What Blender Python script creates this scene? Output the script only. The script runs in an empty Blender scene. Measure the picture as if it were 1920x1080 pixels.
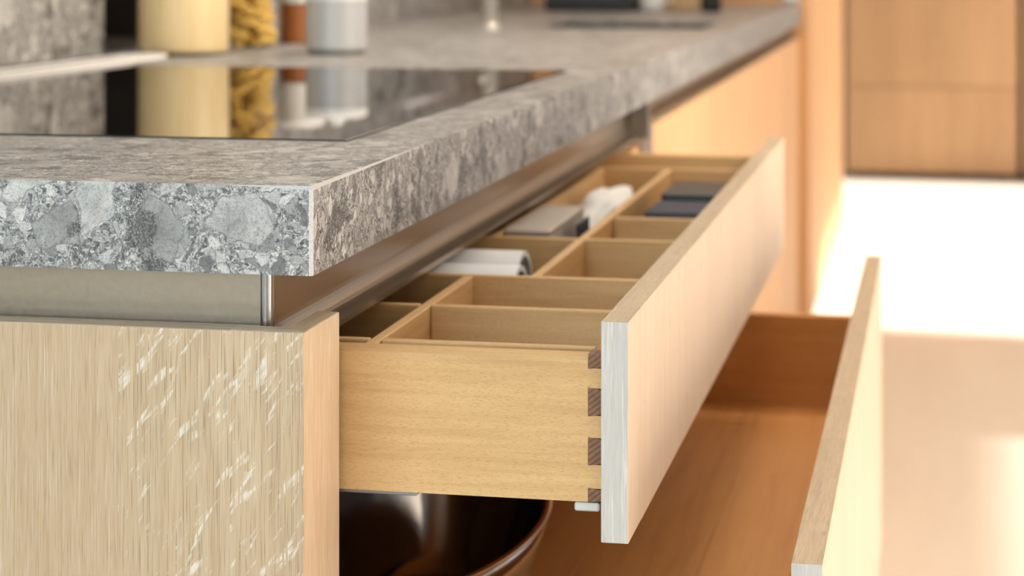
import bpy, bmesh, math, random
from mathutils import Vector, Matrix

random.seed(7)
SC = bpy.context.scene
COL = SC.collection
PI = math.pi

# ------------------------------------------------------------------ camera
CAM_Z = 1.032
YAW = math.atan(802 / 3900)
cd = bpy.data.cameras.new('camera')
cam = bpy.data.objects.new('camera', cd)
COL.objects.link(cam)
cam.location = (0, 0, CAM_Z)
cam.rotation_euler = (PI / 2, 0, YAW)
cd.sensor_width = 36
cd.lens = 36 * 3900 / 1920
cd.shift_y = -(540 + 90) / 1920
cd.clip_start = .02
cd.dof.use_dof = True
cd.dof.focus_distance = 1.185
cd.dof.aperture_fstop = 8.2
SC.camera = cam

# ------------------------------------------------------------------ light and exposure
SC.view_settings.view_transform = 'Standard'
SC.view_settings.look = 'None'
SC.view_settings.exposure = 0.0
SC.view_settings.gamma = 1
SC.view_settings.use_curve_mapping = False
SC.cycles.use_denoising = True
SC.cycles.max_bounces = 8
SC.cycles.sample_clamp_indirect = 4.0

w = bpy.data.worlds.new('world')
SC.world = w
w.use_nodes = True
bg = w.node_tree.nodes['Background']
bg.inputs[0].default_value = (.75, .86, 1, 1)
bg.inputs[1].default_value = 1.0


def area(name, loc, target, sx, sy, power, color):
    d = bpy.data.lights.new(name, 'AREA')
    d.shape = 'RECTANGLE'
    d.size, d.size_y = sx, sy
    d.energy = power
    d.color = color
    o = bpy.data.objects.new(name, d)
    COL.objects.link(o)
    o.location = loc
    o.rotation_euler = (Vector(target) - Vector(loc)).to_track_quat('-Z', 'Y').to_euler()
    return o


# cool daylight through the window behind the camera
area('window_daylight', (-1.3, -2.3, 1.75), (-.6, 1.1, .9), 2.2, 1.7, 98, (.69, .885, 1.0))
# warm light of the room from the right-hand side
area('lamp_row', (-.02, 2.3, 2.5), (-.06, 2.3, .8), 2.6, .5, 10.5, (1.0, .87, .72))
area('side_daylight_far', (2.5, 6.2, 1.5), (0, 6.2, 1.0), 3.6, 1.9, 8, (1.0, .82, .62))
# warm ceiling panels
area('ceiling_light', (.2, 4.0, 2.56), (.2, 4.0, 0), 1.2, 2.2, 5, (1.0, .86, .72))
area('ceiling_light_far', (.5, 6.4, 2.56), (.5, 6.4, 0), 1.2, 2.6, 5, (1.0, .86, .72))
# added fill, no real fitting, brightening the back of the worktop
area('worktop_fill', (-.80, 3.0, 1.95), (-.70, 3.0, .9), .25, 1.7, 9, (1.0, .90, .80))
# soft warm daylight from the right-hand windows
area('side_daylight', (2.55, .9, 1.2), (-.6, 1.9, .95), 2.8, 1.3, 27, (1.0, .77, .53))

# spot added to brighten the jars, aimed from high on the right
jl = bpy.data.lights.new('jar_fill_spot', 'SPOT')
jl.energy = 200
jl.color = (1, .90, .76)
jl.spot_size = math.radians(32)
jl.spot_blend = .9
jl.shadow_soft_size = .07
js = bpy.data.objects.new('jar_fill_spot', jl)
COL.objects.link(js)
js.location = (1.9, 1.6, 2.45)
js.rotation_euler = (Vector((-.92, 2.85, .95)) - js.location).to_track_quat('-Z', 'Y').to_euler()

sd = bpy.data.lights.new('sun', 'SUN')
sd.energy = 12.0
sd.angle = math.radians(3)
sd.color = (1, .97, .93)
sun = bpy.data.objects.new('sun', sd)
COL.objects.link(sun)
sun.rotation_euler = Vector((-1, .08, -.66)).to_track_quat('-Z', 'Y').to_euler()


# ------------------------------------------------------------------ node helpers
class NT:
    def __init__(s, name):
        s.m = bpy.data.materials.new(name)
        s.m.use_nodes = True
        s.t = s.m.node_tree
        s.b = s.t.nodes['Principled BSDF']
        s.out = s.t.nodes['Material Output']

    def n(s, t, **kw):
        x = s.t.nodes.new(t)
        for k, v in kw.items():
            setattr(x, k, v)
        return x

    def l(s, a, b):
        s.t.links.new(a, b)

    def set(s, sock, v):
        if hasattr(v, 'is_linked') or hasattr(v, 'links'):
            s.l(v, sock)
        else:
            sock.default_value = v

    def coord(s, scale=(1, 1, 1), rot=(0, 0, 0), vary=True):
        tc = s.n('ShaderNodeTexCoord')
        v = tc.outputs['Object']
        if vary:
            oi = s.n('ShaderNodeObjectInfo')
            mul = s.n('ShaderNodeVectorMath', operation='SCALE')
            mul.inputs[0].default_value = (3.1, 5.7, 7.3)
            s.l(oi.outputs['Random'], mul.inputs['Scale'])
            ad = s.n('ShaderNodeVectorMath', operation='ADD')
            s.l(v, ad.inputs[0])
            s.l(mul.outputs[0], ad.inputs[1])
            v = ad.outputs[0]
        mp = s.n('ShaderNodeMapping')
        mp.inputs['Scale'].default_value = scale
        mp.inputs['Rotation'].default_value = rot
        s.l(v, mp.inputs[0])
        return mp.outputs[0]

    def noise(s, vec, scale, detail=4, rough=.55, dist=0.0, out=0):
        x = s.n('ShaderNodeTexNoise')
        s.l(vec, x.inputs['Vector'])
        x.inputs['Scale'].default_value = scale
        x.inputs['Detail'].default_value = detail
        x.inputs['Roughness'].default_value = rough
        x.inputs['Distortion'].default_value = dist
        return x.outputs[out]

    def vor(s, vec, scale, feature='F1', out='Distance', rnd=1.0):
        x = s.n('ShaderNodeTexVoronoi', feature=feature)
        s.l(vec, x.inputs['Vector'])
        x.inputs['Scale'].default_value = scale
        x.inputs['Randomness'].default_value = rnd
        return x.outputs[out]

    def ramp(s, fac, stops, interp='LINEAR'):
        x = s.n('ShaderNodeValToRGB')
        x.color_ramp.interpolation = interp
        e = x.color_ramp.elements
        while len(e) < len(stops):
            e.new(.5)
        for i, (p, c) in enumerate(stops):
            e[i].position = p
            if not isinstance(c, tuple):
                c = (c, c, c)
            e[i].color = (*c, 1)
        s.l(fac, x.inputs[0])
        return x.outputs[0]

    def mix(s, fac, a, b, mode='MIX'):
        x = s.n('ShaderNodeMix', data_type='RGBA', blend_type=mode)
        s.set(x.inputs[0], fac)
        for sock, v in ((x.inputs[6], a), (x.inputs[7], b)):
            if isinstance(v, tuple):
                sock.default_value = (*v, 1) if len(v) == 3 else v
            elif isinstance(v, (int, float)):
                sock.default_value = (v, v, v, 1)
            else:
                s.l(v, sock)
        return x.outputs[2]

    def math(s, op, a, b=0.0, c=None):
        x = s.n('ShaderNodeMath', operation=op)
        s.set(x.inputs[0], a)
        s.set(x.inputs[1], b)
        if c is not None:
            s.set(x.inputs[2], c)
        return x.outputs[0]

    def done(s, col, rough=.5, bump=None, bstr=.2, bdist=.001, metal=0.0, coat=0.0, spec=.5):
        if isinstance(col, tuple):
            s.b.inputs['Base Color'].default_value = (*col, 1)
        else:
            s.l(col, s.b.inputs['Base Color'])
        s.set(s.b.inputs['Roughness'], rough)
        s.b.inputs['Metallic'].default_value = metal
        s.b.inputs['Coat Weight'].default_value = coat
        s.b.inputs['Specular IOR Level'].default_value = spec
        if bump is not None:
            x = s.n('ShaderNodeBump')
            x.inputs['Strength'].default_value = bstr
            x.inputs['Distance'].default_value = bdist
            s.l(bump, x.inputs['Height'])
            s.l(x.outputs[0], s.b.inputs['Normal'])
        return s.m


def stretch(axis, k):
    r = [1.0, 1.0, 1.0]
    r['XYZ'.index(axis)] = k
    return tuple(r)


def wood(name, dark, mid, light, axis='Z', pores=.5, fleck=0.0, lime=0.0, rough=.55,
         tone=.10, fine=2000, pore_col=None, broad=22, pl=.03):
    t = NT(name)
    c = t.coord()
    sc = NT.n(t, 'ShaderNodeMapping')
    sc.inputs['Scale'].default_value = stretch(axis, .045)
    t.l(c, sc.inputs[0])
    cs = sc.outputs[0]
    sb = NT.n(t, 'ShaderNodeMapping')
    sb.inputs['Scale'].default_value = stretch(axis, .10)
    t.l(c, sb.inputs[0])
    a = t.noise(cs, broad * 2, 4, .6, .6)
    b = t.noise(cs, broad * 11, 3, .6, .3)
    f = t.math('MULTIPLY_ADD', b, .55, t.math('MULTIPLY', a, .45))
    col = t.ramp(f, [(.28, dark), (.5, mid), (.72, light)])
    # fine pores drawn out along the grain
    sp = NT.n(t, 'ShaderNodeMapping')
    sp.inputs['Scale'].default_value = stretch(axis, pl)
    t.l(c, sp.inputs[0])
    p = t.noise(sp.outputs[0], fine, 2, .5)
    pm = t.ramp(p, [(.56, 0.0), (.68, 1.0)])
    pc = pore_col or tuple(x * .62 for x in dark)
    col = t.mix(t.math('MULTIPLY', pm, pores), col, pc)
    if lime:
        q = t.noise(sp.outputs[0], fine * .55, 2, .55)
        qm = t.ramp(q, [(.56, 0.0), (.7, 1.0)])
        col = t.mix(t.math('MULTIPLY', qm, lime), col, (.80, .76, .70))
    if fleck:
        # pale medullary flecks slanting across the grain
        fm = NT.n(t, 'ShaderNodeMapping')
        fm.inputs['Rotation'].default_value = (0, math.radians(-34), 0)
        t.l(c, fm.inputs[0])
        fz = NT.n(t, 'ShaderNodeMapping')
        fz.inputs['Scale'].default_value = (1.0, 1.0, .20)
        t.l(fm.outputs[0], fz.inputs[0])
        q = t.noise(fz.outputs[0], 165, 3, .62, .5)
        fmask = t.ramp(q, [(.55, 0.0), (.64, 1.0)])
        g = t.ramp(t.noise(sp.outputs[0], fine * .5, 2, .5), [(.42, .0), (.56, 1.0)])
        fmask = t.math('MULTIPLY', fmask, g)
        col = t.mix(t.math('MULTIPLY', fmask, fleck), col, (.84, .79, .71))
    oi = t.n('ShaderNodeObjectInfo')
    v = t.math('MULTIPLY_ADD', oi.outputs['Random'], 2 * tone, 1 - tone)
    hs = t.n('ShaderNodeHueSaturation')
    t.l(v, hs.inputs['Value'])
    t.l(col, hs.inputs['Color'])
    return t.done(hs.outputs[0], rough, t.math('SUBTRACT', f, t.math('MULTIPLY', pm, .6)), .35, .0006)


def stone(name, lightness=1.0, coarse=1.0, vary=False):
    t = NT(name)
    c0 = t.coord(vary=vary)

    def warp(src, scale, amp):
        wv = t.noise(c0, scale, 2, .5, 0, 1)
        wo = t.n('ShaderNodeVectorMath', operation='SUBTRACT')
        t.l(wv, wo.inputs[0])
        wo.inputs[1].default_value = (.5, .5, .5)
        ws = t.n('ShaderNodeVectorMath', operation='SCALE')
        t.l(wo.outputs[0], ws.inputs[0])
        ws.inputs['Scale'].default_value = amp
        wa = t.n('ShaderNodeVectorMath', operation='ADD')
        t.l(src, wa.inputs[0])
        t.l(ws.outputs[0], wa.inputs[1])
        return wa.outputs[0]
    c = warp(warp(c0, 55, .013), 300, .0013)
    s1, s2, s3 = 32 * coarse, 140 * coarse, 520 * coarse

    def cells(scale):
        k = t.n('ShaderNodeSeparateColor')
        t.l(t.vor(c, scale, 'F1', 'Color'), k.inputs[0])
        return k.outputs, t.vor(c, scale, 'DISTANCE_TO_EDGE', 'Distance'), t.vor(c, scale, 'F1', 'Distance')
    k1, e1, d1 = cells(s1)
    k2, e2, d2 = cells(s2)
    k3, e3, d3 = cells(s3)
    big = t.noise(c0, 26 * coarse, 3, .6)
    grit = t.noise(c, 820, 3, .75)
    web = t.noise(c, 210, 5, .7, .8)
    cloud = t.noise(c, 170, 4, .6)
    # fine salt-and-pepper matrix
    fine = t.ramp(k3[0], [(0, .11), (.2, .29), (.6, .45), (1, .58)])
    fine = t.mix(1.0, fine, t.ramp(e3, [(0, .55), (.10, 1.0)]), 'MULTIPLY')
    fine = t.mix(1.0, fine, t.ramp(grit, [(.36, .24), (.47, .90), (.62, 1.24)]), 'MULTIPLY')
    fine = t.mix(1.0, fine, t.ramp(web, [(.36, .45), (.48, 1.0), (.64, 1.22)]), 'MULTIPLY')
    # middling clasts, some pale, some dark
    m2 = t.ramp(k2[0], [(0, .13), (.22, .31), (.7, .50), (1, .66)])
    m2 = t.mix(1.0, m2, t.ramp(cloud, [(.3, .78), (.7, 1.18)]), 'MULTIPLY')
    m2 = t.mix(1.0, m2, t.ramp(grit, [(.34, .50), (.46, .94), (.66, 1.16)]), 'MULTIPLY')
    line2 = t.ramp(e2, [(.0, .30), (.035, .62), (.09, 1.0)])
    m2 = t.mix(t.ramp(cloud, [(.42, .25), (.56, 1.0)]), m2, t.mix(1.0, m2, line2, 'MULTIPLY'))
    sel2 = t.math('MULTIPLY', t.ramp(k2[1], [(.58, 0.0), (.62, 1.0)]), t.ramp(e2, [(.0, .35), (.08, 1.0)]))
    col = t.mix(sel2, fine, m2)
    # few large rounded clasts
    m1 = t.ramp(k1[0], [(0, .30), (.3, .40), (.65, .52), (1, .62)])
    m1 = t.mix(1.0, m1, t.ramp(d1, [(.08, .74), (.5, 1.08)]), 'MULTIPLY')
    m1 = t.mix(1.0, m1, t.ramp(cloud, [(.28, .72), (.5, .98), (.72, 1.18)]), 'MULTIPLY')
    m1 = t.mix(1.0, m1, t.ramp(grit, [(.34, .55), (.46, .96), (.66, 1.12)]), 'MULTIPLY')
    line1 = t.ramp(e1, [(.028, .42), (.06, 1.0)])
    m1 = t.mix(1.0, m1, line1, 'MULTIPLY')
    sel1 = t.math('MULTIPLY', t.ramp(k1[1], [(.79, 0.0), (.82, 1.0)]), t.ramp(e1, [(.022, 0.0), (.04, 1.0)]))
    col = t.mix(sel1, col, m1)
    # dark speckled clusters
    dm = t.ramp(big, [(.565, 0.0), (.61, 1.0)])
    sp = t.ramp(grit, [(.47, 1.0), (.60, .2)])
    col = t.mix(t.math('MULTIPLY', dm, t.math('MULTIPLY', sp, .85)), col, (.04, .038, .032))
    # black pits
    pit = t.ramp(t.noise(c0, 1300, 2, .5), [(.62, 0.0), (.68, 1.0)])
    pitz = t.ramp(t.noise(c0, 60, 2, .5), [(.42, 0.0), (.55, 1.0)])
    col = t.mix(t.math('MULTIPLY', t.math('MULTIPLY', pit, pitz), .8), col, (.05, .045, .04))
    hue = t.ramp(t.noise(c0, 75, 2, .5), [(.35, (1.0, .95, .89)), (.65, (.98, .955, .925))])
    col = t.mix(1.0, col, hue, 'MULTIPLY')
    rust = t.ramp(t.noise(c0, 150, 1, .5), [(.755, 0.0), (.79, 1.0)])
    col = t.mix(t.math('MULTIPLY', rust, .8), col, (.42, .20, .06))
    col = t.mix(1.0, col, (lightness, lightness, lightness), 'MULTIPLY')
    return t.done(col, .45, e2, .10, .0006)


def plain(name, col, rough=.5, metal=0.0, coat=0.0, grain=.06, scale=60, stre=(1, 1, 1), spec=.5):
    t = NT(name)
    c = t.coord(stre)
    n = t.noise(c, scale, 3, .6)
    k = t.mix(1.0, col, t.ramp(n, [(.3, 1 - grain), (.7, 1 + grain)]), 'MULTIPLY')
    rr = t.math('MULTIPLY_ADD', n, .08, max(rough - .04, .0)) if rough > .03 else rough
    return t.done(k, rr, None, metal=metal, coat=coat, spec=spec)


M = {}
M['stone'] = stone('grey_breccia_stone', .86)
M['stone_wall'] = stone('grey_breccia_stone_wall', 1.0, .62)
M['arris'] = plain('pale_stone_arris', (.50, .50, .49), .5, grain=.16, scale=900)
OAK = dict(dark=(.405, .275, .155), mid=(.49, .345, .21), light=(.55, .40, .26))
M['oak'] = wood('limed_oak', **OAK, pores=.5, lime=.22, tone=.012, pl=.02)
M['oak_fleck'] = wood('limed_oak_flecked', (.42, .29, .17), (.51, .365, .225), (.57, .43, .28), pores=.8, lime=.15, fleck=.62, tone=.01, pl=.014)
M['oak_front'] = wood('oak_front', (.66, .475, .32), (.73, .54, .38), (.78, .60, .44), pores=.2, lime=.2, tone=.035)
M['oak_far'] = wood('oak_far', (.67, .355, .155), (.77, .425, .195), (.82, .485, .245), pores=.2, tone=.05, fine=400, broad=8)
M['oak_edge'] = wood('oak_edge_limewashed', (.45, .415, .38), (.51, .475, .44), (.56, .53, .495), pores=.35, lime=.45, tone=.02,
                     pore_col=(.36, .36, .36))
M['oak_stile'] = wood('oak_return', (.56, .40, .25), (.64, .47, .31), (.70, .53, .37), pores=.25, lime=.6, tone=.02, pl=.02)
M['oak_top'] = wood('oak_top_edge', (.36, .26, .165), (.47, .35, .225), (.56, .43, .29), axis='Y', pores=.45, lime=.18, tone=.03)
M['oak_top_x'] = wood('oak_top_edge_across', (.36, .27, .19), (.47, .37, .27), (.58, .48, .38), axis='X', pores=.4, lime=.4, tone=.03)
BE = ((.43, .245, .095), (.57, .35, .15), (.66, .43, .205))
M['oak_dark'] = wood('oak_far_wall', (.48, .27, .13), (.56, .33, .165), (.61, .38, .20), pores=.2, tone=.05, fine=400, broad=8)
M['beech_x'] = wood('beech_along', *BE, axis='X', pores=.55, tone=.03, fine=3200, pl=.13, pore_col=(.38, .20, .075), broad=13)
M['beech_y'] = wood('beech_lengthwise', *BE, axis='Y', pores=.4, tone=.03, fine=3200, pl=.13, pore_col=(.38, .20, .075), broad=13)
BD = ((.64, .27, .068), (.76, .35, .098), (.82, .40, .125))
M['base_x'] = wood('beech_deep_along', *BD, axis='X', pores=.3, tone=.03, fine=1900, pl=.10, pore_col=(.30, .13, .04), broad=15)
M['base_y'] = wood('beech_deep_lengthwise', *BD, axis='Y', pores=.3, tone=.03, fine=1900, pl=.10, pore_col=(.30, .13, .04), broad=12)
t = NT('walnut_end_grain')
c = t.coord((1, 1, 1), (0, math.radians(-52), 0))
nz = t.noise(c, 260, 2, .5)
wv = t.n('ShaderNodeTexWave', wave_type='BANDS', bands_direction='X')
t.l(c, wv.inputs['Vector'])
wv.inputs['Scale'].default_value = 115
wv.inputs['Distortion'].default_value = 1.2
M['walnut'] = t.done(t.mix(1.0, t.ramp(wv.outputs[1], [(.1, (.12, .05, .02)), (.6, (.20, .095, .045))]), t.ramp(nz, [(.3, .85), (.7, 1.15)]), 'MULTIPLY'), .6)
M['cherry_and_shade'] = wood('red_brown_board_and_shade', (.30, .10, .018), (.38, .14, .028), (.44, .175, .04), axis='Y', pores=.3, tone=.02, fine=800)
M['carcass'] = wood('carcass_wood', (.36, .20, .08), (.45, .26, .11), (.50, .30, .13), axis='Y', pores=.3, tone=.02)
M['alu'] = plain('champagne_aluminium', (.38, .30, .22), .30, metal=.9, grain=.03, scale=300, stre=(1, .02, 1))
M['alu_post'] = plain('bright_aluminium', (.62, .61, .60), .22, metal=1.0, grain=.03)
M['steel'] = plain('polished_steel', (.50, .52, .55), .13, metal=1.0, grain=.02)
nt = M['steel'].node_tree
pb = nt.nodes['Principled BSDF']
pb.inputs['Anisotropic'].default_value = .92
pb.inputs['Anisotropic Rotation'].default_value = .25
tg = nt.nodes.new('ShaderNodeTangent')
tg.direction_type = 'RADIAL'
tg.axis = 'Z'
nt.links.new(tg.outputs[0], pb.inputs['Tangent'])
M['copper'] = plain('rim_copper_steel', (.88, .72, .58), .15, metal=1.0, grain=.02)
M['runner'] = plain('zinc_runner', (.24, .24, .25), .4, metal=.7, grain=.03)
M['satin'] = plain('satin_steel', (.72, .71, .69), .35, metal=.6, grain=.03)
M['pale_metal'] = plain('pale_satin_metal', (.84, .81, .78), .45, metal=.0, grain=.03)
M['glass_black'] = plain('black_ceramic_glass', (.006, .006, .007), .02, grain=.02, spec=.6)
M['sink'] = plain('black_composite', (.025, .022, .022), .45)
M['bronze'] = plain('dark_bronze', (.030, .022, .016), .5)
M['floor'] = None
M['wall'] = plain('warm_white_plaster', (.46, .44, .42), .8, grain=.03, scale=20)
M['ceil'] = plain('white_ceiling', (.84, .83, .80), .8, grain=.02, scale=20)
M['clip'] = plain('translucent_white_plastic', (.50, .50, .475), .3, grain=.03)
M['paper'] = plain('white_paper', (.72, .73, .76), .6, grain=.03)
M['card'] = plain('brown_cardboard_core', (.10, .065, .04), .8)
M['navy'] = plain('navy_felt', (.018, .022, .042), .7, grain=.1, scale=400)
M['black'] = plain('black_plastic', (.012, .012, .013), .45, grain=.08)
M['white'] = plain('white_ceramic', (.82, .80, .77), .35, grain=.02)
M['grey_tin'] = plain('light_grey_tin', (.46, .45, .44), .4, metal=.1, grain=.02)
M['grey_dark'] = plain('dark_grey_base', (.16, .145, .125), .5)
M['rust'] = plain('red_brown_glaze', (.36, .125, .035), .4, grain=.08)
M['tan'] = plain('tan_wood', (.58, .38, .18), .5)
M['cloth'] = plain('white_cloth', (.74, .73, .72), .9, grain=.05, scale=200)
M['grey_plastic'] = plain('grey_beige_plastic', (.42, .38, .33), .5)
M['tap'] = plain('brushed_tap_steel', (.78, .74, .68), .3, metal=.7)

t = NT('pale_oak_floor')
c = t.coord((1, .12, 1), vary=False)
M['floor'] = t.done(t.ramp(t.noise(c, 9, 4, .6), [(.3, (.79, .705, .60)), (.7, (.84, .76, .66))]), .38)

t = NT('dry_spaghetti')
c = t.coord((1, 1, .02), vary=False)
M['spaghetti'] = t.done(t.ramp(t.noise(c, 420, 2, .6), [(.3, (.74, .53, .25)), (.7, (.90, .71, .40))]), .45)
M['pasta'] = plain('egg_pasta', (.84, .56, .12), .5, grain=.12, scale=150)

t = NT('clear_glass')
t.t.nodes.remove(t.b)
tr = t.n('ShaderNodeBsdfTransparent')
gl = t.n('ShaderNodeBsdfGlossy')
gl.inputs['Roughness'].default_value = .03
fr = t.n('ShaderNodeFresnel')
gm = t.n('ShaderNodeNewGeometry')
# thin glass: the same Fresnel curve from either side
t.l(t.math('MULTIPLY_ADD', gm.outputs['Backfacing'], 1 / 1.45 - 1.45, 1.45), fr.inputs[0])
mx = t.n('ShaderNodeMixShader')
t.l(fr.outputs[0], mx.inputs[0])
t.l(tr.outputs[0], mx.inputs[1])
t.l(gl.outputs[0], mx.inputs[2])
t.l(mx.outputs[0], t.out.inputs[0])
M['glass'] = t.m


# ------------------------------------------------------------------ mesh helpers
def world_loc(o):
    v = Vector(o.location)
    while o.parent:
        o = o.parent
        v += o.location
    return v


def obj(name, bm, mats, parent=None, loc=None, smooth=False):
    """link a bmesh (in world coordinates) as one mesh object with its origin at loc (or at the parent's)"""
    if not isinstance(mats, (list, tuple)):
        mats = [mats]
    me = bpy.data.meshes.new(name)
    bmesh.ops.recalc_face_normals(bm, faces=bm.faces)
    org = Vector(loc) if loc is not None else (world_loc(parent) if parent else Vector((0, 0, 0)))
    bmesh.ops.translate(bm, verts=bm.verts, vec=-org)
    if smooth:
        for f in bm.faces:
            f.smooth = True
    bm.to_mesh(me)
    bm.free()
    for m in mats:
        me.materials.append(m)
    o = bpy.data.objects.new(name, me)
    COL.objects.link(o)
    if parent:
        o.parent = parent
        o.location = org - world_loc(parent)
    else:
        o.location = org
    return o


def tag(o, label, cat, group=None):
    o['label'] = label
    o['category'] = cat
    if group:
        o['group'] = group
    return o


def thing(name, label, cat, loc, group=None):
    o = bpy.data.objects.new(name, None)
    o.empty_display_size = .05
    COL.objects.link(o)
    o.location = loc
    return tag(o, label, cat, group)


def struct(name, bm, m, parent=None):
    o = obj(name, bm, m, parent)
    if not parent:
        o['kind'] = 'structure'
    return o


def add_box(bm, a, b, bev=0.0, seg=2):
    x0, y0, z0 = a
    x1, y1, z1 = b
    vs = [bm.verts.new(p) for p in ((x0, y0, z0), (x1, y0, z0), (x1, y1, z0), (x0, y1, z0),
                                    (x0, y0, z1), (x1, y0, z1), (x1, y1, z1), (x0, y1, z1))]
    fs = [bm.faces.new([vs[i] for i in q]) for q in ((0, 3, 2, 1), (4, 5, 6, 7), (0, 1, 5, 4), (1, 2, 6, 5), (2, 3, 7, 6), (3, 0, 4, 7))]
    if bev:
        es = list({e for f in fs for e in f.edges})
        bmesh.ops.bevel(bm, geom=es, offset=bev, segments=seg, affect='EDGES', profile=.5)
    return vs


def box(a, b, bev=0.0, seg=2):
    bm = bmesh.new()
    add_box(bm, a, b, bev, seg)
    return bm


def by_normal(bm, front=None, right=None, top=None):
    """material slots by the side of the board a face is on: -Y, +X, +Z"""
    bm.normal_update()
    for f in bm.faces:
        n = f.normal
        if front is not None and n.y < -.75:
            f.material_index = front
        elif right is not None and n.x > .75:
            f.material_index = right
        elif top is not None and n.z > .6:
            f.material_index = top
    return bm


def lathe(profile, cx, cy, seg=40, bm=None, sy=1.0):
    bm = bm or bmesh.new()
    rings = []
    for r, z in profile:
        if r < 1e-6:
            rings.append([bm.verts.new((cx, cy, z))])
        else:
            rings.append([bm.verts.new((cx + r * math.cos(2 * PI * i / seg), cy + sy * r * math.sin(2 * PI * i / seg), z)) for i in range(seg)])
    for a, b in zip(rings, rings[1:]):
        if len(a) == 1 and len(b) == 1:
            continue
        for i in range(seg):
            j = (i + 1) % seg
            if len(a) == 1:
                bm.faces.new((a[0], b[j], b[i]))
            elif len(b) == 1:
                bm.faces.new((a[i], a[j], b[0]))
            else:
                bm.faces.new((a[i], a[j], b[j], b[i]))
    return bm


def tube_along(pts, r, seg=14, bm=None, cap=True):
    bm = bm or bmesh.new()
    pts = [Vector(p) for p in pts]
    rings = []
    for i, p in enumerate(pts):
        d = (pts[min(i + 1, len(pts) - 1)] - pts[max(i - 1, 0)]).normalized()
        u = d.orthogonal().normalized() if i == 0 else (u - d * u.dot(d)).normalized()
        v = d.cross(u)
        rings.append([bm.verts.new(p + u * (r * math.cos(2 * PI * k / seg)) + v * (r * math.sin(2 * PI * k / seg))) for k in range(seg)])
    for a, b in zip(rings, rings[1:]):
        for k in range(seg):
            bm.faces.new((a[k], a[(k + 1) % seg], b[(k + 1) % seg], b[k]))
    if cap:
        bm.faces.new(rings[0][::-1])
        bm.faces.new(rings[-1])
    return bm


def extrude_profile(pts, axis, a, b):
    """closed profile [(p, z)] swept along axis X or Y from a to b; p runs along the other axis"""
    bm = bmesh.new()
    f = (lambda p, z, s: (p, s, z)) if axis == 'Y' else (lambda p, z, s: (s, p, z))
    A = [bm.verts.new(f(p, z, a)) for p, z in pts]
    B = [bm.verts.new(f(p, z, b)) for p, z in pts]
    n = len(pts)
    for i in range(n):
        bm.faces.new((A[i], A[(i + 1) % n], B[(i + 1) % n], B[i]))
    bm.faces.new(A[::-1])
    bm.faces.new(B)
    return bm


# ------------------------------------------------------------------ main measures (metres)
ZT, ZB = .9, .8496                # worktop top and underside
XF, Y0, YE = -.3456, 1.1234, 5.33  # worktop front edge, near end, far end
XW = -1.05                        # splashback face
FX = -.3512                       # plane of the cabinet fronts

# ------------------------------------------------------------------ setting
X0, X1, YN, YF, ZC = -1.40, 2.62, -2.6, 10.2, 2.6
struct('floor', box((-3.4, YN - .2, -.1), (X1 + .6, YF + .2, 0)), M['floor'])
struct('ceiling', box((-3.4, YN - .2, ZC), (X1 + .2, YF + .2, ZC + .1)), M['ceil'])
bm = bmesh.new()
NY0, NY1, NZ1 = 2.512, 2.86, 1.75   # recess in the splashback wall
add_box(bm, (X0 - .2, .95, 0), (-1.072, NY0 - .012, ZC))
add_box(bm, (-3.4, .95, 0), (X0 - .2, 1.10, ZC))
add_box(bm, (-3.4, YN, 0), (-3.2, .95, ZC))
add_box(bm, (X0 - .2, NY1 + .012, 0), (-1.072, YF, ZC))
add_box(bm, (X0 - .2, NY0 - .012, NZ1 + .012), (-1.072, NY1 + .012, ZC))
add_box(bm, (X0 - .2, NY0 - .012, 0), (-1.072, NY1 + .012, ZT - .04))
add_box(bm, (X0 - .2, NY0 - .012, ZT - .04), (X0, NY1 + .012, NZ1 + .012))
struct('wall_left', bm, M['wall'])
struct('wall_back', box((X0 - .2, YF, 0), (X1 + .2, YF + .2, ZC)), M['wall'])
# right wall with two tall glazed openings the sun comes through
bm = bmesh.new()
OP = [(-.6, 4.35, 0.0, 1.70), (5.55, 9.3, 0.0, 2.2)]
ys = [YN - .2, OP[0][0], OP[0][1], OP[1][0], OP[1][1], YF + .2]
for i in (0, 2, 4):
    add_box(bm, (X1, ys[i], 0), (X1 + .15, ys[i + 1], ZC))
for y0, y1, z0, z1 in OP:
    add_box(bm, (X1, y0, z1), (X1 + .15, y1, ZC))
struct('wall_right', bm, M['wall'])
struct('wall_front', box((-3.4, YN - .2, 0), (X1 + .2, YN, ZC)), M['wall'])


# ------------------------------------------------------------------ worktop (with cut-outs for hob and sink)
HX0, HX1, HY0, HY1 = -.920, -.405, 1.395, 2.265
SX0, SX1, SY0, SY1 = -.70, -.40, 3.56, 3.92


def slab(xs, ysl, holes, z0, z1):
    bm = bmesh.new()
    V = {}

    def vert(x, y, z):
        k = (round(x, 5), round(y, 5), z)
        if k not in V:
            V[k] = bm.verts.new((x, y, z))
        return V[k]
    cell = lambda i, j: 0 <= i < len(xs) - 1 and 0 <= j < len(ysl) - 1 and (i, j) not in holes
    for i in range(len(xs) - 1):
        for j in range(len(ysl) - 1):
            if not cell(i, j):
                continue
            a, b, c_, d = (xs[i], ysl[j]), (xs[i + 1], ysl[j]), (xs[i + 1], ysl[j + 1]), (xs[i], ysl[j + 1])
            bm.faces.new([vert(*p, z1) for p in (a, b, c_, d)])
            bm.faces.new([vert(*p, z0) for p in (d, c_, b, a)])
            for (p, q, di, dj) in ((a, b, 0, -1), (b, c_, 1, 0), (c_, d, 0, 1), (d, a, -1, 0)):
                if not cell(i + di, j + dj):
                    bm.faces.new([vert(*p, z0), vert(*q, z0), vert(*q, z1), vert(*p, z1)])
    return bm


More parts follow.
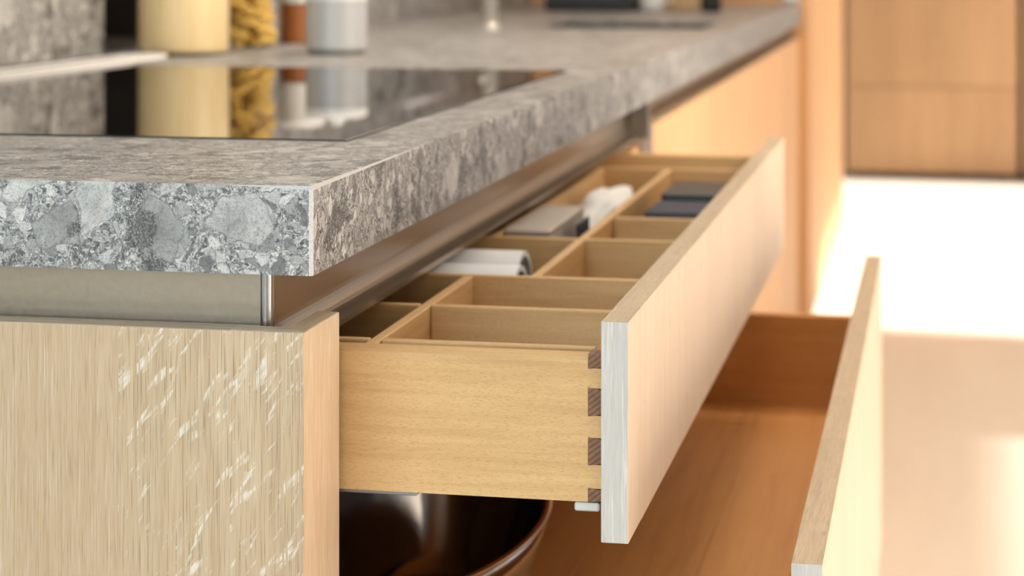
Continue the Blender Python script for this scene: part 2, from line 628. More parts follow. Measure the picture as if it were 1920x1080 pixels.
g = .0012
bm = slab([XW - .02, HX0 - g, SX0, HX1 + g, SX1 + .0, XF], [Y0, HY0 - g, HY1 + g, SY0, SY1, YE],
          {(1, 1), (2, 1), (2, 3), (3, 3)}, ZB, ZT)
es = []
for e in bm.edges:
    a, b = e.verts[0].co, e.verts[1].co
    onf = lambda v: abs(v.x - XF) < 1e-5
    onn = lambda v: abs(v.y - Y0) < 1e-5
    top = a.z > ZT - 1e-5 and b.z > ZT - 1e-5
    if (top and ((onf(a) and onf(b)) or (onn(a) and onn(b)))) or (onf(a) and onf(b) and onn(a) and onn(b)):
        es.append(e)
before = set(bm.faces)
bmesh.ops.bevel(bm, geom=es, offset=.0021, segments=1, affect='EDGES', material=1)
wt = obj('worktop', bm, [M['stone'], M['arris']], loc=(XF, Y0, ZB))
tag(wt, 'long mottled grey stone worktop with pale mitred edges over the open drawers', 'worktop')

# hob
hob = thing('hob', 'black glass induction hob set flush in the stone worktop', 'hob', (HX0, HY0, ZT))
obj('glass_panel', box((HX0, HY0, ZT - .006), (HX1, HY1, ZT + .0012), .0006, 1), M['glass_black'], hob)
obj('underbody', box((HX0 + .02, HY0 + .02, ZT - .045), (HX1 - .02, HY1 - .02, ZT - .007)), M['black'], hob)

# sink
sk = thing('sink', 'black undermount sink set into the worktop behind the hob', 'sink', (SX0, SY0, ZT))
bm = bmesh.new()
for a, b in (((SX0 + .001, SY0 + .001, .70), (SX1 - .001, SY1 - .001, .706)),
             ((SX0 + .001, SY0 + .001, .706), (SX0 + .005, SY1 - .001, ZT - .004)),
             ((SX1 - .005, SY0 + .001, .706), (SX1 - .001, SY1 - .001, ZT - .004)),
             ((SX0 + .005, SY0 + .001, .706), (SX1 - .005, SY0 + .005, ZT - .004)),
             ((SX0 + .005, SY1 - .005, .706), (SX1 - .005, SY1 - .001, ZT - .004))):
    add_box(bm, a, b)
obj('bowl', bm, M['sink'], sk)
obj('drain', lathe([(.0, .7085), (.03, .7085), (.032, .7065)], (SX0 + SX1) / 2, (SY0 + SY1) / 2, 24), M['steel'], sk)

# tap
tp = thing('tap', 'slim brushed steel tap standing behind the black sink', 'tap', (-.752, 3.47, ZT))
obj('tap_base', lathe([(0, ZT + .008), (.0155, ZT + .008), (.016, ZT + .006), (.016, ZT), (0, ZT)][::-1], -.752, 3.47, 28), M['tap'], tp, smooth=False)
pts = [(-.752, 3.47, ZT + .008), (-.752, 3.47, ZT + .26)]
for k in range(1, 9):
    a = k * PI / 8
    pts.append((-.752 + .075 * (1 - math.cos(a)), 3.47 + .05 * (1 - math.cos(a)), ZT + .26 + .09 * math.sin(a)))
pts.append((pts[-1][0], pts[-1][1], ZT + .2))
obj('spout', tube_along(pts, .0135), M['tap'], tp, smooth=True)
obj('lever', tube_along([(-.752, 3.456, ZT + .07), (-.752, 3.40, ZT + .085)], .005), M['tap'], tp, smooth=True)

# vent strip behind the hob, rounded at its far end
vs = thing('vent_strip', 'low pale metal extractor strip lying behind the black hob', 'extractor', (-1.0, 1.3, ZT))
bm = bmesh.new()
xa, xb, ye, h = -.995, -.938, 2.462, .0055
pts = [(xa, 1.18), (xb, 1.18)] + [((xa + xb) / 2 + (xb - xa) / 2 * math.cos(k * PI / 12), ye - .0285 + .0285 * math.sin(k * PI / 12)) for k in range(13)]
lo = [bm.verts.new((x, y, ZT + .0003)) for x, y in pts]
hi = [bm.verts.new((x, y, ZT + h)) for x, y in pts]
for i in range(len(pts)):
    j = (i + 1) % len(pts)
    bm.faces.new((lo[i], lo[j], hi[j], hi[i]))
bm.faces.new(hi)
bm.faces.new(lo[::-1])
obj('cover', bm, M['pale_metal'], vs)
obj('slot', box((-.970, 1.22, ZT + h), (-.963, 2.34, ZT + h + .0004)), M['grey_dark'], vs)

# splashback
sb = thing('splashback', 'mottled grey stone splashback on the left wall, cut by a dark recess', 'splashback', (XW, Y0, ZT))
obj('stone_slab', box((XW - .02, Y0, ZT + .0005), (XW, NY0 - .003, 1.75), .0012, 1), M['stone_wall'], sb)
obj('stone_slab', box((XW - .02, NY1 + .003, ZT + .0005), (XW, YE - .003, 1.75), .0012, 1), M['stone_wall'], sb)
bm = bmesh.new()
add_box(bm, (-1.39, NY0, ZT + .001), (XW - .004, NY0 + .008, NZ1))
add_box(bm, (-1.39, NY1 - .008, ZT + .001), (XW - .004, NY1, NZ1))
add_box(bm, (-1.39, NY0 + .008, ZT + .001), (-1.382, NY1 - .008, NZ1))
add_box(bm, (-1.382, NY0 + .008, NZ1 - .008), (XW - .004, NY1 - .008, NZ1))
add_box(bm, (-1.382, NY0 + .008, ZT + .001), (XW - .022, NY1 - .008, ZT + .009))
obj('recess_lining', bm, M['bronze'], sb)['label'] = 'dark bronze lining of the recess'

# steel rail on the splashback
ur = thing('utensil_rail', 'short steel utensil rail fixed to the stone splashback', 'rail', (XW, 3.94, 1.063))
obj('rail_bar', tube_along([(XW + .03, 3.94, 1.066), (XW + .03, 4.25, 1.066)], .0075), M['white'], ur, smooth=True)
for y in (3.97, 4.22):
    obj('rail_bracket', tube_along([(XW + .0005, y, 1.066), (XW + .024, y, 1.066)], .004, 10), M['satin'], ur)

# ------------------------------------------------------------------ jars on the worktop
j = thing('storage_jar', 'large glass jar of pale spaghetti beside the dark recess', 'jar', (-.955, 2.542, ZT))
cx, cy, r = -.955, 2.542, .0605
obj('glass_body', lathe([(0, ZT + .0005), (r - .003, ZT + .0005), (r, ZT + .004), (r, ZT + .26), (r - .008, ZT + .275)], cx, cy, 48), M['glass'], j, smooth=True)
obj('spaghetti', lathe([(0, ZT + .004), (r - .003, ZT + .004), (r - .0025, ZT + .01), (r - .0025, ZT + .245), (0, ZT + .25)], cx, cy, 48), M['spaghetti'], j, smooth=True)
obj('lid', lathe([(0, ZT + .276), (r - .004, ZT + .276), (r - .004, ZT + .296), (r - .01, ZT + .30), (0, ZT + .30)], cx, cy, 40), M['tan'], j, smooth=False)

j = thing('storage_jar', 'glass jar of yellow tagliatelle nests right of the spaghetti jar', 'jar', (-.945, 2.765, ZT))
cx, cy, r = -.945, 2.765, .047
obj('glass_body', lathe([(0, ZT + .0005), (r - .004, ZT + .0005), (r, ZT + .006), (r, ZT + .20), (r - .008, ZT + .212)], cx, cy, 44), M['glass'], j, smooth=True)
bm = bmesh.new()
rnd = random.Random(3)
for lev in range(6):
    z = ZT + .016 + lev * .028
    for q in range(3):
        a = q * 2.1 + lev * .9
        px, py = cx + .0205 * math.cos(a), cy + .0205 * math.sin(a)
        for k in range(9):
            ra = rnd.uniform(.007, .0205)
            ti, ph = rnd.uniform(-.5, .5), rnd.uniform(0, 6)
            ring = [(px + ra * math.cos(s * PI / 7 + ph), py + ra * math.sin(s * PI / 7 + ph), z + rnd.uniform(-.003, .003) + ra * ti * math.sin(s * PI / 7) + (k - 4) * .0029) for s in range(14)]
            tube_along(ring, .0026, 6, bm)
o = obj('tagliatelle', bm, M['pasta'], j, smooth=True)
o['kind'] = 'stuff'
obj('lid', lathe([(0, ZT + .213), (r - .004, ZT + .213), (r - .004, ZT + .23), (0, ZT + .232)], cx, cy, 36), M['tan'], j)

j = thing('storage_jar', 'small red-brown jar with a tall white top behind the grey canister', 'jar', (-.908, 2.895, ZT))
cx, cy = -.908, 2.895
obj('jar_body', lathe([(0, ZT), (.030, ZT), (.033, ZT + .004), (.033, ZT + .055), (.031, ZT + .058), (0, ZT + .058)], cx, cy, 40), M['rust'], j, smooth=False)
obj('white_top', lathe([(0, ZT + .0585), (.036, ZT + .0585), (.0365, ZT + .062), (.0365, ZT + .115), (.03, ZT + .122), (0, ZT + .122)], cx, cy, 40), M['white'], j)['label'] = 'white top'

j = thing('canister', 'light grey tin canister with a dark foot left on the worktop', 'canister', (-.763, 2.585, ZT))
cx, cy, r = -.763, 2.585, .0395
obj('foot', lathe([(0, ZT), (r - .003, ZT), (r - .003, ZT + .006), (0, ZT + .006)], cx, cy, 44), M['grey_dark'], j)['label'] = 'dark foot ring'
obj('canister_body', lathe([(0, ZT + .0062), (r - .002, ZT + .0062), (r, ZT + .009), (r, ZT + .070), (0, ZT + .070)], cx, cy, 48), M['grey_tin'], j, smooth=False)
obj('lid', lathe([(0, ZT + .0703), (r + .001, ZT + .0703), (r + .001, ZT + .080), (r - .003, ZT + .083), (0, ZT + .083)], cx, cy, 48), M['white'], j)['label'] = 'white lid'
obj('lid_knob', lathe([(0, ZT + .0832), (.008, ZT + .0832), (.01, ZT + .092), (0, ZT + .095)], cx, cy, 24), M['white'], j)

# far end of the worktop
cm = thing('coffee_machine', 'black coffee machine near the far end of the worktop', 'coffee machine', (-.76, 4.66, ZT))
obj('drip_tray', box((-.865, 4.56, ZT + .002), (-.665, 4.80, ZT + .035), .006, 2), M['black'], cm)
obj('machine_body', box((-.865, 4.70, ZT + .036), (-.665, 4.86, ZT + .33), .012, 3), M['black'], cm)
obj('brew_head', box((-.85, 4.58, ZT + .22), (-.68, 4.699, ZT + .32), .01, 3), M['black'], cm)
obj('drip_grille', box((-.85, 4.58, ZT + .0352), (-.68, 4.69, ZT + .038)), M['steel'], cm)
mg = thing('mug', 'white mug beside the black coffee machine', 'mug', (-.628, 4.60, ZT))
obj('mug_body', lathe([(0, ZT + .0005), (.022, ZT + .0005), (.027, ZT + .006), (.03, ZT + .085), (.027, ZT + .085), (.024, ZT + .01), (0, ZT + .008)], -.628, 4.60, 32), M['white'], mg, smooth=True)
obj('handle', tube_along([(-.628 + .028, 4.60, ZT + .07), (-.628 + .045, 4.60, ZT + .065), (-.628 + .05, 4.60, ZT + .045), (-.628 + .043, 4.60, ZT + .025), (-.628 + .026, 4.60, ZT + .02)], .0035, 8), M['white'], mg, smooth=True)
bx = thing('wooden_box', 'tan wooden box right of the white mug', 'box', (-.56, 4.76, ZT))
obj('box_body', box((-.61, 4.68, ZT + .001), (-.51, 4.84, ZT + .10), .003, 2), M['tan'], bx)
obj('lid', box((-.612, 4.678, ZT + .1005), (-.508, 4.842, ZT + .12), .003, 2), M['oak_far'], bx)
bo = thing('bottle', 'small dark bottle at the right of the far worktop end', 'bottle', (-.492, 4.56, ZT))
obj('bottle_body', lathe([(0, ZT + .0005), (.021, ZT + .0005), (.0235, ZT + .004), (.0235, ZT + .11), (.012, ZT + .14), (.010, ZT + .17), (0, ZT + .17)], -.492, 4.56, 28), M['sink'], bo, smooth=True)
obj('cap', lathe([(0, ZT + .1702), (.011, ZT + .1702), (.011, ZT + .19), (0, ZT + .19)], -.492, 4.56, 20), M['black'], bo)

# ------------------------------------------------------------------ finger channel of champagne aluminium
ch = thing('finger_channel', 'champagne aluminium finger channel running under the worktop edge', 'channel', (-.378, 1.15, .80))
PXc, LXc = -.379, -.365


def channel_profile(plate, lip, back):
    s = 1 if lip > plate else -1
    rr = abs(lip - plate)
    zc = .8035 + rr
    pts = [(back, ZB - .0006), (plate, ZB - .0006), (plate, zc)]
    for k in range(1, 10):
        a = k * PI / 2 / 9
        pts.append((plate + s * rr * (1 - math.cos(a)), zc - rr * math.sin(a)))
    pts += [(lip, .7995), (lip - s * .003, .7985), (back, .7985)]
    return pts


o = obj('front_profile', extrude_profile(channel_profile(PXc, LXc, PXc - .010), 'Y', 1.156, 2.56), M['alu'], ch)
o = obj('end_profile', extrude_profile(channel_profile(1.155, 1.1435, 1.163), 'X', XW, -.3865), M['alu'], ch)
for f in [f for q in ch.children for f in q.data.polygons]:
    f.use_smooth = False
obj('corner_post', lathe([(0, .7986), (.0036, .7986), (.0036, ZB - .0008), (0, ZB - .0008)], -.3822, 1.1525, 24), M['alu_post'], ch, smooth=False)['label'] = 'bright rounded corner post'
obj('end_cap', box((-.3785, 2.5605, .80), (-.3535, 2.572, ZB - .002), .001, 1), M['grey_dark'], ch)

# ------------------------------------------------------------------ base cabinet with the two open drawers
PT = .8172                          # top of panel and fronts
CY0, CY1 = 1.1254, 2.442
cab = thing('base_cabinet', 'limed oak base cabinet with two long drawers pulled open', 'cabinet', (-.70, CY0, 0))
PY1 = 1.1415
cuts = [-1.045, -.66, -.522, -.4385, -.39365]
xs_st = [XW, -.66, -.5265, -.4628, -.3955, None]
for i in range(4):
    a = xs_st[i] if i else XW
    b = xs_st[i + 1]
    bm = box((a + .00004, CY0, .102), (b - .00004 if i < 3 else b, PY1, PT))
    bmesh.ops.bevel(bm, geom=[e for e in bm.edges if all(abs(v.co.z - PT) < 1e-6 for v in e.verts) and abs(e.verts[0].co.y - e.verts[1].co.y) < 1e-6],
                    offset=.0011, segments=3, affect='EDGES', profile=.5)
    by_normal(bm, front=0, top=1)
    obj('stave', bm, [M['oak_fleck'] if i == 3 else M['oak'], M['oak_top_x']], cab, loc=((a + b) / 2, CY0, .5))
# last stave, mitred against the return
bm = bmesh.new()
pl = [(-.3955, CY0), (FX, CY0), (-.3646, PY1), (-.3955, PY1)]
pr = [(FX, CY0), (FX, 1.1955), (-.3646, 1.1955), (-.3646, PY1)]


def prism(pl, z0, z1, bev_edges):
    bm = bmesh.new()
    lo = [bm.verts.new((x, y, z0)) for x, y in pl]
    hi = [bm.verts.new((x, y, z1)) for x, y in pl]
    n = len(pl)
    side = []
    for i in range(n):
        side.append(bm.faces.new((lo[i], lo[(i + 1) % n], hi[(i + 1) % n], hi[i])))
    bm.faces.new(hi)
    bm.faces.new(lo[::-1])
    bm.edges.ensure_lookup_table()
    es = []
    for e in bm.edges:
        a, b = e.verts
        ia = (lo + hi).index(a) % n
        ib = (lo + hi).index(b) % n
        topedge = a in hi and b in hi
        vert = (a in lo) != (b in lo)
        if topedge and (min(ia, ib), max(ia, ib)) in bev_edges:
            es.append((e, .0011))
        if vert and ia in bev_edges:
            es.append((e, bev_edges[ia] if isinstance(bev_edges, dict) else .001))
    for off in sorted({o_ for _, o_ in es}):
        bmesh.ops.bevel(bm, geom=[e for e, o_ in es if o_ == off and e.is_valid], offset=off, segments=4, affect='EDGES', profile=.5)
    return bm


bm = prism([(-.3955, CY0), (FX, CY0), (-.3646, PY1), (-.3955, PY1)], .102, PT, {(0, 1): .001})
by_normal(bm, front=0, top=1)
obj('stave', bm, [M['oak_fleck'], M['oak_top_x']], cab, loc=(-.37, CY0, .5))
bm = prism(pr, .102, PT, {(0, 1): .001, (1, 2): .001, 1: .003, 2: .001})
by_normal(bm, right=0, top=1)
obj('return_stile', bm, [M['oak_stile'], M['oak_top']], cab, loc=(FX, 1.16, .45), smooth=False)['label'] = 'mitred oak return beside the drawers'
# carcass behind
obj('side_board', box((-1.045, 1.164, .102), (-.392, 1.181, .798), .0005, 1), M['carcass'], cab)
obj('side_board', box((-1.045, 2.4235, .102), (FX - .004, CY1, .798), .0008, 1), M['carcass'], cab)
obj('back_board', box((-1.045, 1.1815, .102), (-1.03, 2.423, .798)), M['carcass'], cab)
obj('bottom_board', box((-1.0295, 1.1815, .102), (-.372, 2.423, .12)), M['carcass'], cab)
obj('plinth', box((-1.0, 1.15, .0005), (-.41, CY1, .1015)), M['bronze'], cab)
# a third, closed drawer front below
bm = box((FX - .018, 1.198, .106), (FX, 2.42, .345), .001, 2)
obj('drawer_front', by_normal(bm, front=1, right=0, top=2), [M['oak_front'], M['oak_edge'], M['oak_top']], cab, loc=(FX, 1.8, .2))
obj('drawer_rail', box((-.60, 1.1815, .34), (-.3715, 2.423, .352)), M['carcass'], cab)

DY0, DY1 = 1.195, 2.425


def front_staves(parent, xl, xr, z0, z1, widths, y0=DY0, y1=DY1, mat='oak_front', inner='oak_front'):
    y = y0
    for i, wd in enumerate(widths):
        e = y1 if i == len(widths) - 1 else y + wd
        bm = box((xl, y, z0), (xr, e - .00006, z1), .0007 if i in (0, len(widths) - 1) else .0003, 2)
        by_normal(bm, front=1, right=0, top=2)
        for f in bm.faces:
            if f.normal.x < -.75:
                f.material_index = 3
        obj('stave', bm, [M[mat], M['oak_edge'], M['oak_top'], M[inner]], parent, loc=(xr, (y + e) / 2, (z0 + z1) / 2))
        y = e


SY = 1.200                          # outer face of the near drawer side


def dovetails(parent, x_edge, x_in, zz, y):
    """flared walnut pins let into the near side where it meets the box front"""
    for z1, z0 in zz:
        bm = bmesh.new()
        f = .0005
        A = [(x_in, z0 - f), (x_edge, z0 + f), (x_edge, z1 - f), (x_in, z1 + f)]
        lo = [bm.verts.new((x, y - .0004, z)) for x, z in A]
        hi = [bm.verts.new((x, y + .0146, z)) for x, z in A]
        for i in range(4):
            bm.faces.new((lo[i], lo[(i + 1) % 4], hi[(i + 1) % 4], hi[i]))
        bm.faces.new(lo[::-1])
        bm.faces.new(hi)
        obj('dovetail_pin', bm, M['walnut'], parent, loc=(x_in, y, (z0 + z1) / 2))


# ---- upper drawer
UX0, UX1 = -.1930, -.1768
ZU0, ZU1 = .6885, .8172
up = obj('drawer', box((-.2010, SY + .0155, .7115), (UX0 - .0004, 2.404, .7958), .0006, 1), M['cherry_and_shade'], cab, loc=(-.20, SY, .711))
up['label'] = 'upper drawer with wooden dividers'
front_staves(up, UX0, UX1, ZU0, ZU1, [.052, .098, .127, .142, .118, .155, .133, .148, .12, .14])
pin_z = [(.7966, .7889), (.7768, .7612), (.7478, .7325), (.7182, .7109)]
# near side, notched for the pins
bm = bmesh.new()
xi, xe = -.2012, UX0 - .0004
zs = [.7105, .7963]
segs = [(.7887, .7770), (.7610, .7480), (.7323, .7184)]
add_box(bm, (-.70, SY, .7105), (xi - .0002, SY + .015, .7963), .0)
for z1, z0 in segs:
    add_box(bm, (xi - .0002, SY, z0), (xe, SY + .0148, z1))
bm2 = [e for e in bm.edges if abs(e.verts[0].co.z - .7963) < 1e-5 and abs(e.verts[1].co.z - .7963) < 1e-5 and abs(e.verts[0].co.x - e.verts[1].co.x) > .1]
bmesh.ops.bevel(bm, geom=bm2, offset=.0045, segments=4, affect='EDGES', profile=.5)
obj('side_panel', bm, M['beech_x'], up, loc=(-.45, SY, .75))
dovetails(up, xe, xi, pin_z, SY)
obj('side_panel', box((-.70, 2.405, .7105), (UX0 - .0004, 2.42, .7963), .0015, 2), M['beech_x'], up, loc=(-.45, 2.41, .75))
obj('back_panel', box((-.70, SY + .0155, .7105), (-.688, 2.4045, .7963), .0015, 2), M['beech_y'], up, loc=(-.69, 1.8, .75))
obj('base_panel', box((-.6875, SY + .0155, .716), (-.2015, 2.4045, .724)), M['beech_y'], up, loc=(-.45, 1.8, .72))
DT, DB = .7955, .7245
rails = []


def div_x(y, xa, xb):
    obj('divider', box((xa, y, DB), (xb, y + .0075, DT), .001, 2), M['beech_x'], up, loc=((xa + xb) / 2, y, .76))


def div_y(x, ya, yb):
    obj('divider', box((x - .0075, ya, DB), (x, yb, DT - .0004), .001, 2), M['beech_y'], up, loc=(x, (ya + yb) / 2, .76))


E_ = .0002
div_x(1.2265, -.3340 + E_, -.2014)
div_x(1.3525, -.3340 + E_, -.2014)
div_x(1.4845, -.6870, -.2014)
div_x(1.6890, -.6870, -.2014)
div_x(1.8320, -.2840 + E_, -.2014)
div_x(2.2550, -.6870, -.2014)
div_y(-.3340, SY + .0155, 1.4845 - E_)
div_y(-.2860, 1.4845 + .0077, 1.6890 - E_)
div_y(-.2860, 1.6890 + .0077, 2.2550 - E_)
div_y(-.3600, 1.6890 + .0077, 2.2550 - E_)
for y in (1.2265, 1.3525):
    div_x(y, -.6870, -.3340 - .0077)
# runner and its locking clip below the box
obj('runner', box((-.69, SY + .002, .7080), (-.305, SY + .013, .7103), .0004, 1), M['runner'], up, loc=(-.5, SY, .705))
bm = box((-.2094, SY - .0012, .7052), (-.1945, SY + .028, .7101), .0009, 1)
obj('runner_clip', bm, M['clip'], up, loc=(-.2, SY, .705))['label'] = 'small white plastic runner clip'
bm = tube_along([(UX0 - .0014, SY + .0045, .7530), (UX0 - .0001, SY + .0045, .7530)], .0040, 20)
obj('bumper', bm, M['clip'], up, loc=(UX0, SY, .752))

# ---- lower drawer
LX0, LX1 = -.0833, -.0653
ZL0, ZL1 = .356, .6832
lo_ = obj('drawer', box((-.0985, SY + .0155, .502), (LX0 - .0004, 2.404, .6148), .0006, 1), M['cherry_and_shade'], cab, loc=(-.09, SY, .5))
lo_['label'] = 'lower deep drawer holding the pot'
front_staves(lo_, LX0, LX1, ZL0, ZL1, [.07, .13, .11, .145, .12, .16, .125, .14, .13], inner='cherry_and_shade')  # shade painted on the staves' inner faces with the dark board colour
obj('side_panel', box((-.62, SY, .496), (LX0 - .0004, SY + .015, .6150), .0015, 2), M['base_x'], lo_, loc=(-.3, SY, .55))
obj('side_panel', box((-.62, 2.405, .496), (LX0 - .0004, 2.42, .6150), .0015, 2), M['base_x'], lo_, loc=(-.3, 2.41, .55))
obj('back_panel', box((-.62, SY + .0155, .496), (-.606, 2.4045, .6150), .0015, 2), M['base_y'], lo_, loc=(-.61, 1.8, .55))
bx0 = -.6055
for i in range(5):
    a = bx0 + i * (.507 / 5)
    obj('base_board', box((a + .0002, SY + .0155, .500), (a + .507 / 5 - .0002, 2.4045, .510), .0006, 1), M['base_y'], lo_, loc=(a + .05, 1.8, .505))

# ------------------------------------------------------------------ things in the drawers
pot = thing('pot', 'oval flared steel pot with bright rim in the lower drawer', 'pot', (-.398, 1.50, .5105))
pcx, pcy, pr_, ph = -.398, 1.50, .1105, .612


def oval(profile, cx, cy, seg=80):
    """like lathe(), on oval rings (half width, half length, height)"""
    bm = bmesh.new()
    rings = []
    for rx, ry, z in profile:
        if rx < 1e-6:
            rings.append([bm.verts.new((cx, cy, z))])
        else:
            rings.append([bm.verts.new((cx + rx * math.cos(2 * PI * k / seg), cy + ry * math.sin(2 * PI * k / seg), z)) for k in range(seg)])
    for a, b in zip(rings, rings[1:]):
        for k in range(seg):
            m = (k + 1) % seg
            if len(a) == 1:
                bm.faces.new((a[0], b[m], b[k]))
            elif len(b) == 1:
                bm.faces.new((a[k], a[m], b[0]))
            else:
                bm.faces.new((a[k], a[m], b[m], b[k]))
    return bm


RX, RY = pr_, pr_ * 1.95
# walls flare outwards a little more towards the rim
wall = [(.0245, .532), (.0165, .552), (.0095, .572), (.004, .592), (.0, ph - .004)]
prof = [(0, 0, .5110), (RX - .036, RY - .036, .5110), (RX - .029, RY - .029, .5170)]
prof += [(RX - d + .0005, RY - d + .0005, z) for d, z in wall]
prof += [(RX - d - .0025, RY - d - .0025, z) for d, z in wall[::-1]]
prof += [(RX - .034, RY - .034, .5200), (RX - .044, RY - .044, .5150), (0, 0, .5145)]
obj('pot_body', oval(prof, pcx, pcy), M['steel'], pot, smooth=True)
rimp = [(-.0042, -.0035), (-.0036, -.0008), (-.001, 0), (.0022, -.0006), (.0022, -.0026), (-.0006, -.0036)]
obj('rim', oval([(RX + d, RY + d, ph + z) for d, z in rimp], pcx, pcy), M['copper'], pot, smooth=True)['label'] = 'bright coppery rim'

for i, (yy, lab) in enumerate(((1.5288, 'white paper roll in the upper drawer, nearer of two'), (1.6035, 'white paper roll in the upper drawer, farther of two'))):
    r0 = .0362
    zc = .7246 + r0
    rl = thing('paper_roll', lab, 'roll', (-.45, yy, .7246), 'rolls in the upper drawer')
    bm = bmesh.new()
    xa, xb = -.66, -.308 - .012 * i
    prof = [(xa, .0318), (xa, r0), (xb, r0), (xb, .0318), (xa, .0318)]
    rings = []
    for x, rr in prof:
        rings.append([bm.verts.new((x, yy + rr * math.cos(2 * PI * k / 32), zc + rr * math.sin(2 * PI * k / 32))) for k in range(32)])
    for a, b in zip(rings, rings[1:]):
        for k in range(32):
            bm.faces.new((a[k], a[(k + 1) % 32], b[(k + 1) % 32], b[k]))
    o = obj('paper', bm, M['paper'], rl, smooth=False)
    bm = tube_along([(xa + .001, yy, zc), (xb - .014, yy, zc)], .0312, 28)
    obj('core', bm, M['card'], rl)['label'] = 'dark hollow core'

c1 = thing('cutlery_case', 'flat navy case in the upper drawer, nearer one', 'case', (-.232, 1.90, .7246))
obj('case_body', box((-.2615, 1.866, .7246), (-.203, 1.958, .780), .003, 2), M['navy'], c1)
obj('case_lid', box((-.2620, 1.8655, .7803), (-.2025, 1.9585, .7970), .003, 2), M['navy'], c1)
c2 = thing('cutlery_case', 'black case standing behind the flat navy case', 'case', (-.232, 2.02, .7246))
obj('case_body', box((-.2590, 1.963, .7246), (-.203, 2.072, .786), .003, 2), M['black'], c2)
obj('case_lid', box((-.2595, 1.9625, .7863), (-.2025, 2.0725, .8030), .003, 2), M['black'], c2)

# narrow compartment: grey tub, white cloth, black scraper
tb = thing('plastic_tub', 'grey beige plastic tub in the narrow drawer compartment', 'tub', (-.34, 1.80, .7246))
bm = bmesh.new()
add_box(bm, (-.357, 1.715, .7250), (-.322, 1.885, .7275))
for a, b in (((-.3585, 1.713, .7275), (-.356, 1.887, .794)), ((-.323, 1.713, .7275), (-.3205, 1.887, .794)),
             ((-.356, 1.713, .7275), (-.323, 1.7155, .794)), ((-.356, 1.8845, .7275), (-.323, 1.887, .794))):
    add_box(bm, a, b)
obj('tub_body', bm, M['grey_plastic'], tb)
obj('tub_lid', box((-.3590, 1.7125, .7942), (-.3200, 1.8875, .7985), .0015, 2), M['grey_plastic'], tb)
cl = bmesh.new()
bmesh.ops.create_icosphere(cl, subdivisions=4, radius=1)
rn = random.Random(5)
from mathutils import noise as mnoise
for v in cl.verts:
    d = v.co.normalized()
    k = 1 + .30 * mnoise.noise(d * 1.8 + Vector((3, 1, 2))) + .13 * mnoise.noise(d * 4.5)
    v.co = Vector((d.x * .029 * k, d.y * .115 * k, max(-.032, d.z * .040 * k)))
    v.co += Vector((-.323, 2.045, .7572))
    v.co.x = min(max(v.co.x, -.3585), -.2945)
o = obj('dish_cloth', cl, M['cloth'], loc=(-.323, 2.045, .7252), smooth=True)
tag(o, 'crumpled white cloth in the upper drawer behind the grey tub', 'cloth')
sc_ = thing('scraper', 'small black scraper between grey tub and wooden divider', 'scraper', (-.306, 1.80, .7246))
obj('handle', box((-.314, 1.76, .7250), (-.298, 1.85, .772), .004, 2), M['black'], sc_)
obj('blade', box((-.3085, 1.775, .7725), (-.3065, 1.835, .796), .0005, 1), M['navy'], sc_)

# ------------------------------------------------------------------ the run of doors beyond the drawers
c2b = thing('base_cabinet', 'closed oak base cabinets beyond the open drawers under the worktop', 'cabinet', (-.70, 2.58, 0))
obj('carcass', box((-1.045, 2.5735, .102), (FX - .0235, YE - .004, .70), .0008, 1), M['carcass'], c2b)
obj('filler', box((FX - .028, CY1 + .002, .102), (FX - .018, 2.5735 - .001, .79), .0005, 1), M['oak_far'], c2b)
obj('plinth', box((-1.0, 2.58, .0005), (-.41, YE - .004, .1015)), M['bronze'], c2b)
dw = (YE - 2.585) / 4
for i in range(4):
    a = 2.585 + i * dw
    dr = obj('door', box((FX - .0225, a, .106), (FX - .0185, a + dw - .003, .816), .0005, 1), M['oak_far'], c2b, loc=(FX, a, .4))
    y = a
    wds = [random.uniform(.09, .16) for _ in range(5)]
    k = (dw - .003) / sum(wds)
    for wd in wds:
        e = y + wd * k
        bm = box((FX - .018, y, .106), (FX, e - .0002, .8165), .0007, 2)
        by_normal(bm, front=1, right=0, top=2)
        obj('stave', bm, [M['oak_far'], M['oak_edge'], M['oak_top']], dr, loc=(FX, (y + e) / 2, .4))
        y = e
obj('channel_back', box((-.389, 2.575, .75), (-.379, YE - .005, ZB - .001)), M['alu'], c2b)['label'] = 'metal finger channel behind the door tops'

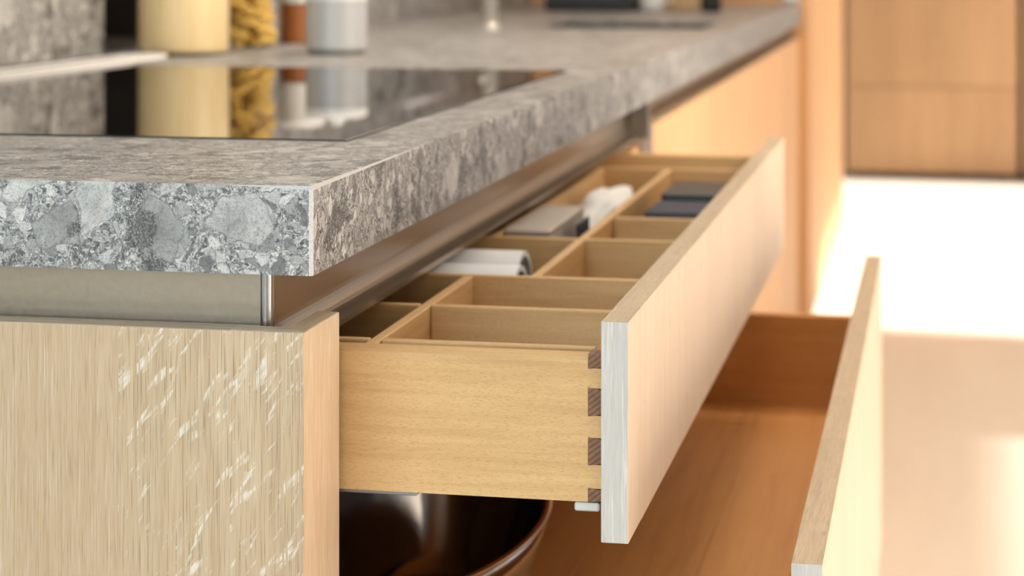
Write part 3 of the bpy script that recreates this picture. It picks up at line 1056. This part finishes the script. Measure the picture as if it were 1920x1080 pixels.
# tall cabinet at the end of the worktop
TX, TY0, TY1 = -.326, YE + .002, 7.25
tc = thing('tall_cabinet', 'tall oak cabinet closing the far end of the worktop', 'cabinet', (-.69, TY0, 0))
obj('carcass', box((-1.045, TY0, .085), (TX - .022, TY1, 2.35), .001, 1), M['oak_far'], tc)
obj('plinth', box((-1.0, TY0 + .01, .0005), (-.40, TY1, .084)), M['bronze'], tc)
for i in range(3):
    n = (TY1 - TY0) / 3
    a = TY0 + i * n
    dr = obj('door', box((TX - .0215, a + .001, .085), (TX - .0175, a + n - .002, 2.35), .0005, 1), M['oak_far'], tc, loc=(TX, a, 1))
    for q in range(5):
        y, e = a + .001 + q * (n - .003) / 5, a + .001 + (q + 1) * (n - .003) / 5
        obj('stave', box((TX - .017, y, .085), (TX, e - .0002, 2.35), .0007, 1), M['oak_far'], dr, loc=(TX, (y + e) / 2, 1))
ws = thing('wall_socket', 'small blue-grey socket plate on the tall cabinet side', 'socket', (-.37, TY0, .95))
obj('plate', box((-.392, TY0 - .008, .908), (-.352, TY0 - .0005, .99), .002, 2), M['satin'], ws)
obj('insert', box((-.386, TY0 - .0095, .925), (-.358, TY0 - .0082, .975), .0004, 1), M['grey_dark'], ws)

# far wardrobe
FXa, FXb, FY = -.415, .345, 9.62
fw = thing('tall_cabinet', 'oak cabinet standing at the far wall across the bright floor', 'cabinet', (-.03, FY, 0))
obj('carcass', box((FXa, FY + .022, .03), (FXb, FY + .56, 2.35), .001, 1), M['oak_dark'], fw)
obj('plinth', box((FXa + .03, FY + .06, .0005), (FXb - .03, FY + .5, .0295)), M['bronze'], fw)
for z0, z1 in ((.03, .417), (.421, 2.35)):
    dr = obj('door', box((FXa, FY + .018, z0), (FXb, FY + .0215, z1), .0005, 1), M['oak_dark'], fw, loc=(FXa, FY, z0))
    n = 7
    for q in range(n):
        a, b = FXa + q * (FXb - FXa) / n, FXa + (q + 1) * (FXb - FXa) / n
        obj('stave', box((a, FY, z0), (b - .0003, FY + .0175, z1), .0007, 1), M['oak_dark'], dr, loc=((a + b) / 2, FY, z0))
fw2 = thing('tall_cabinet', 'second far cabinet seen as a sliver at the right frame edge', 'cabinet', (.8, FY, 0))
obj('carcass', box((.372, FY + .022, .03), (1.15, FY + .56, 2.35), .001, 1), M['oak_dark'], fw2)
obj('door', box((.372, FY, .03), (1.15, FY + .0215, 2.35), .001, 1), M['oak_dark'], fw2)
obj('plinth', box((.40, FY + .06, .0005), (1.12, FY + .5, .0295)), M['bronze'], fw2)
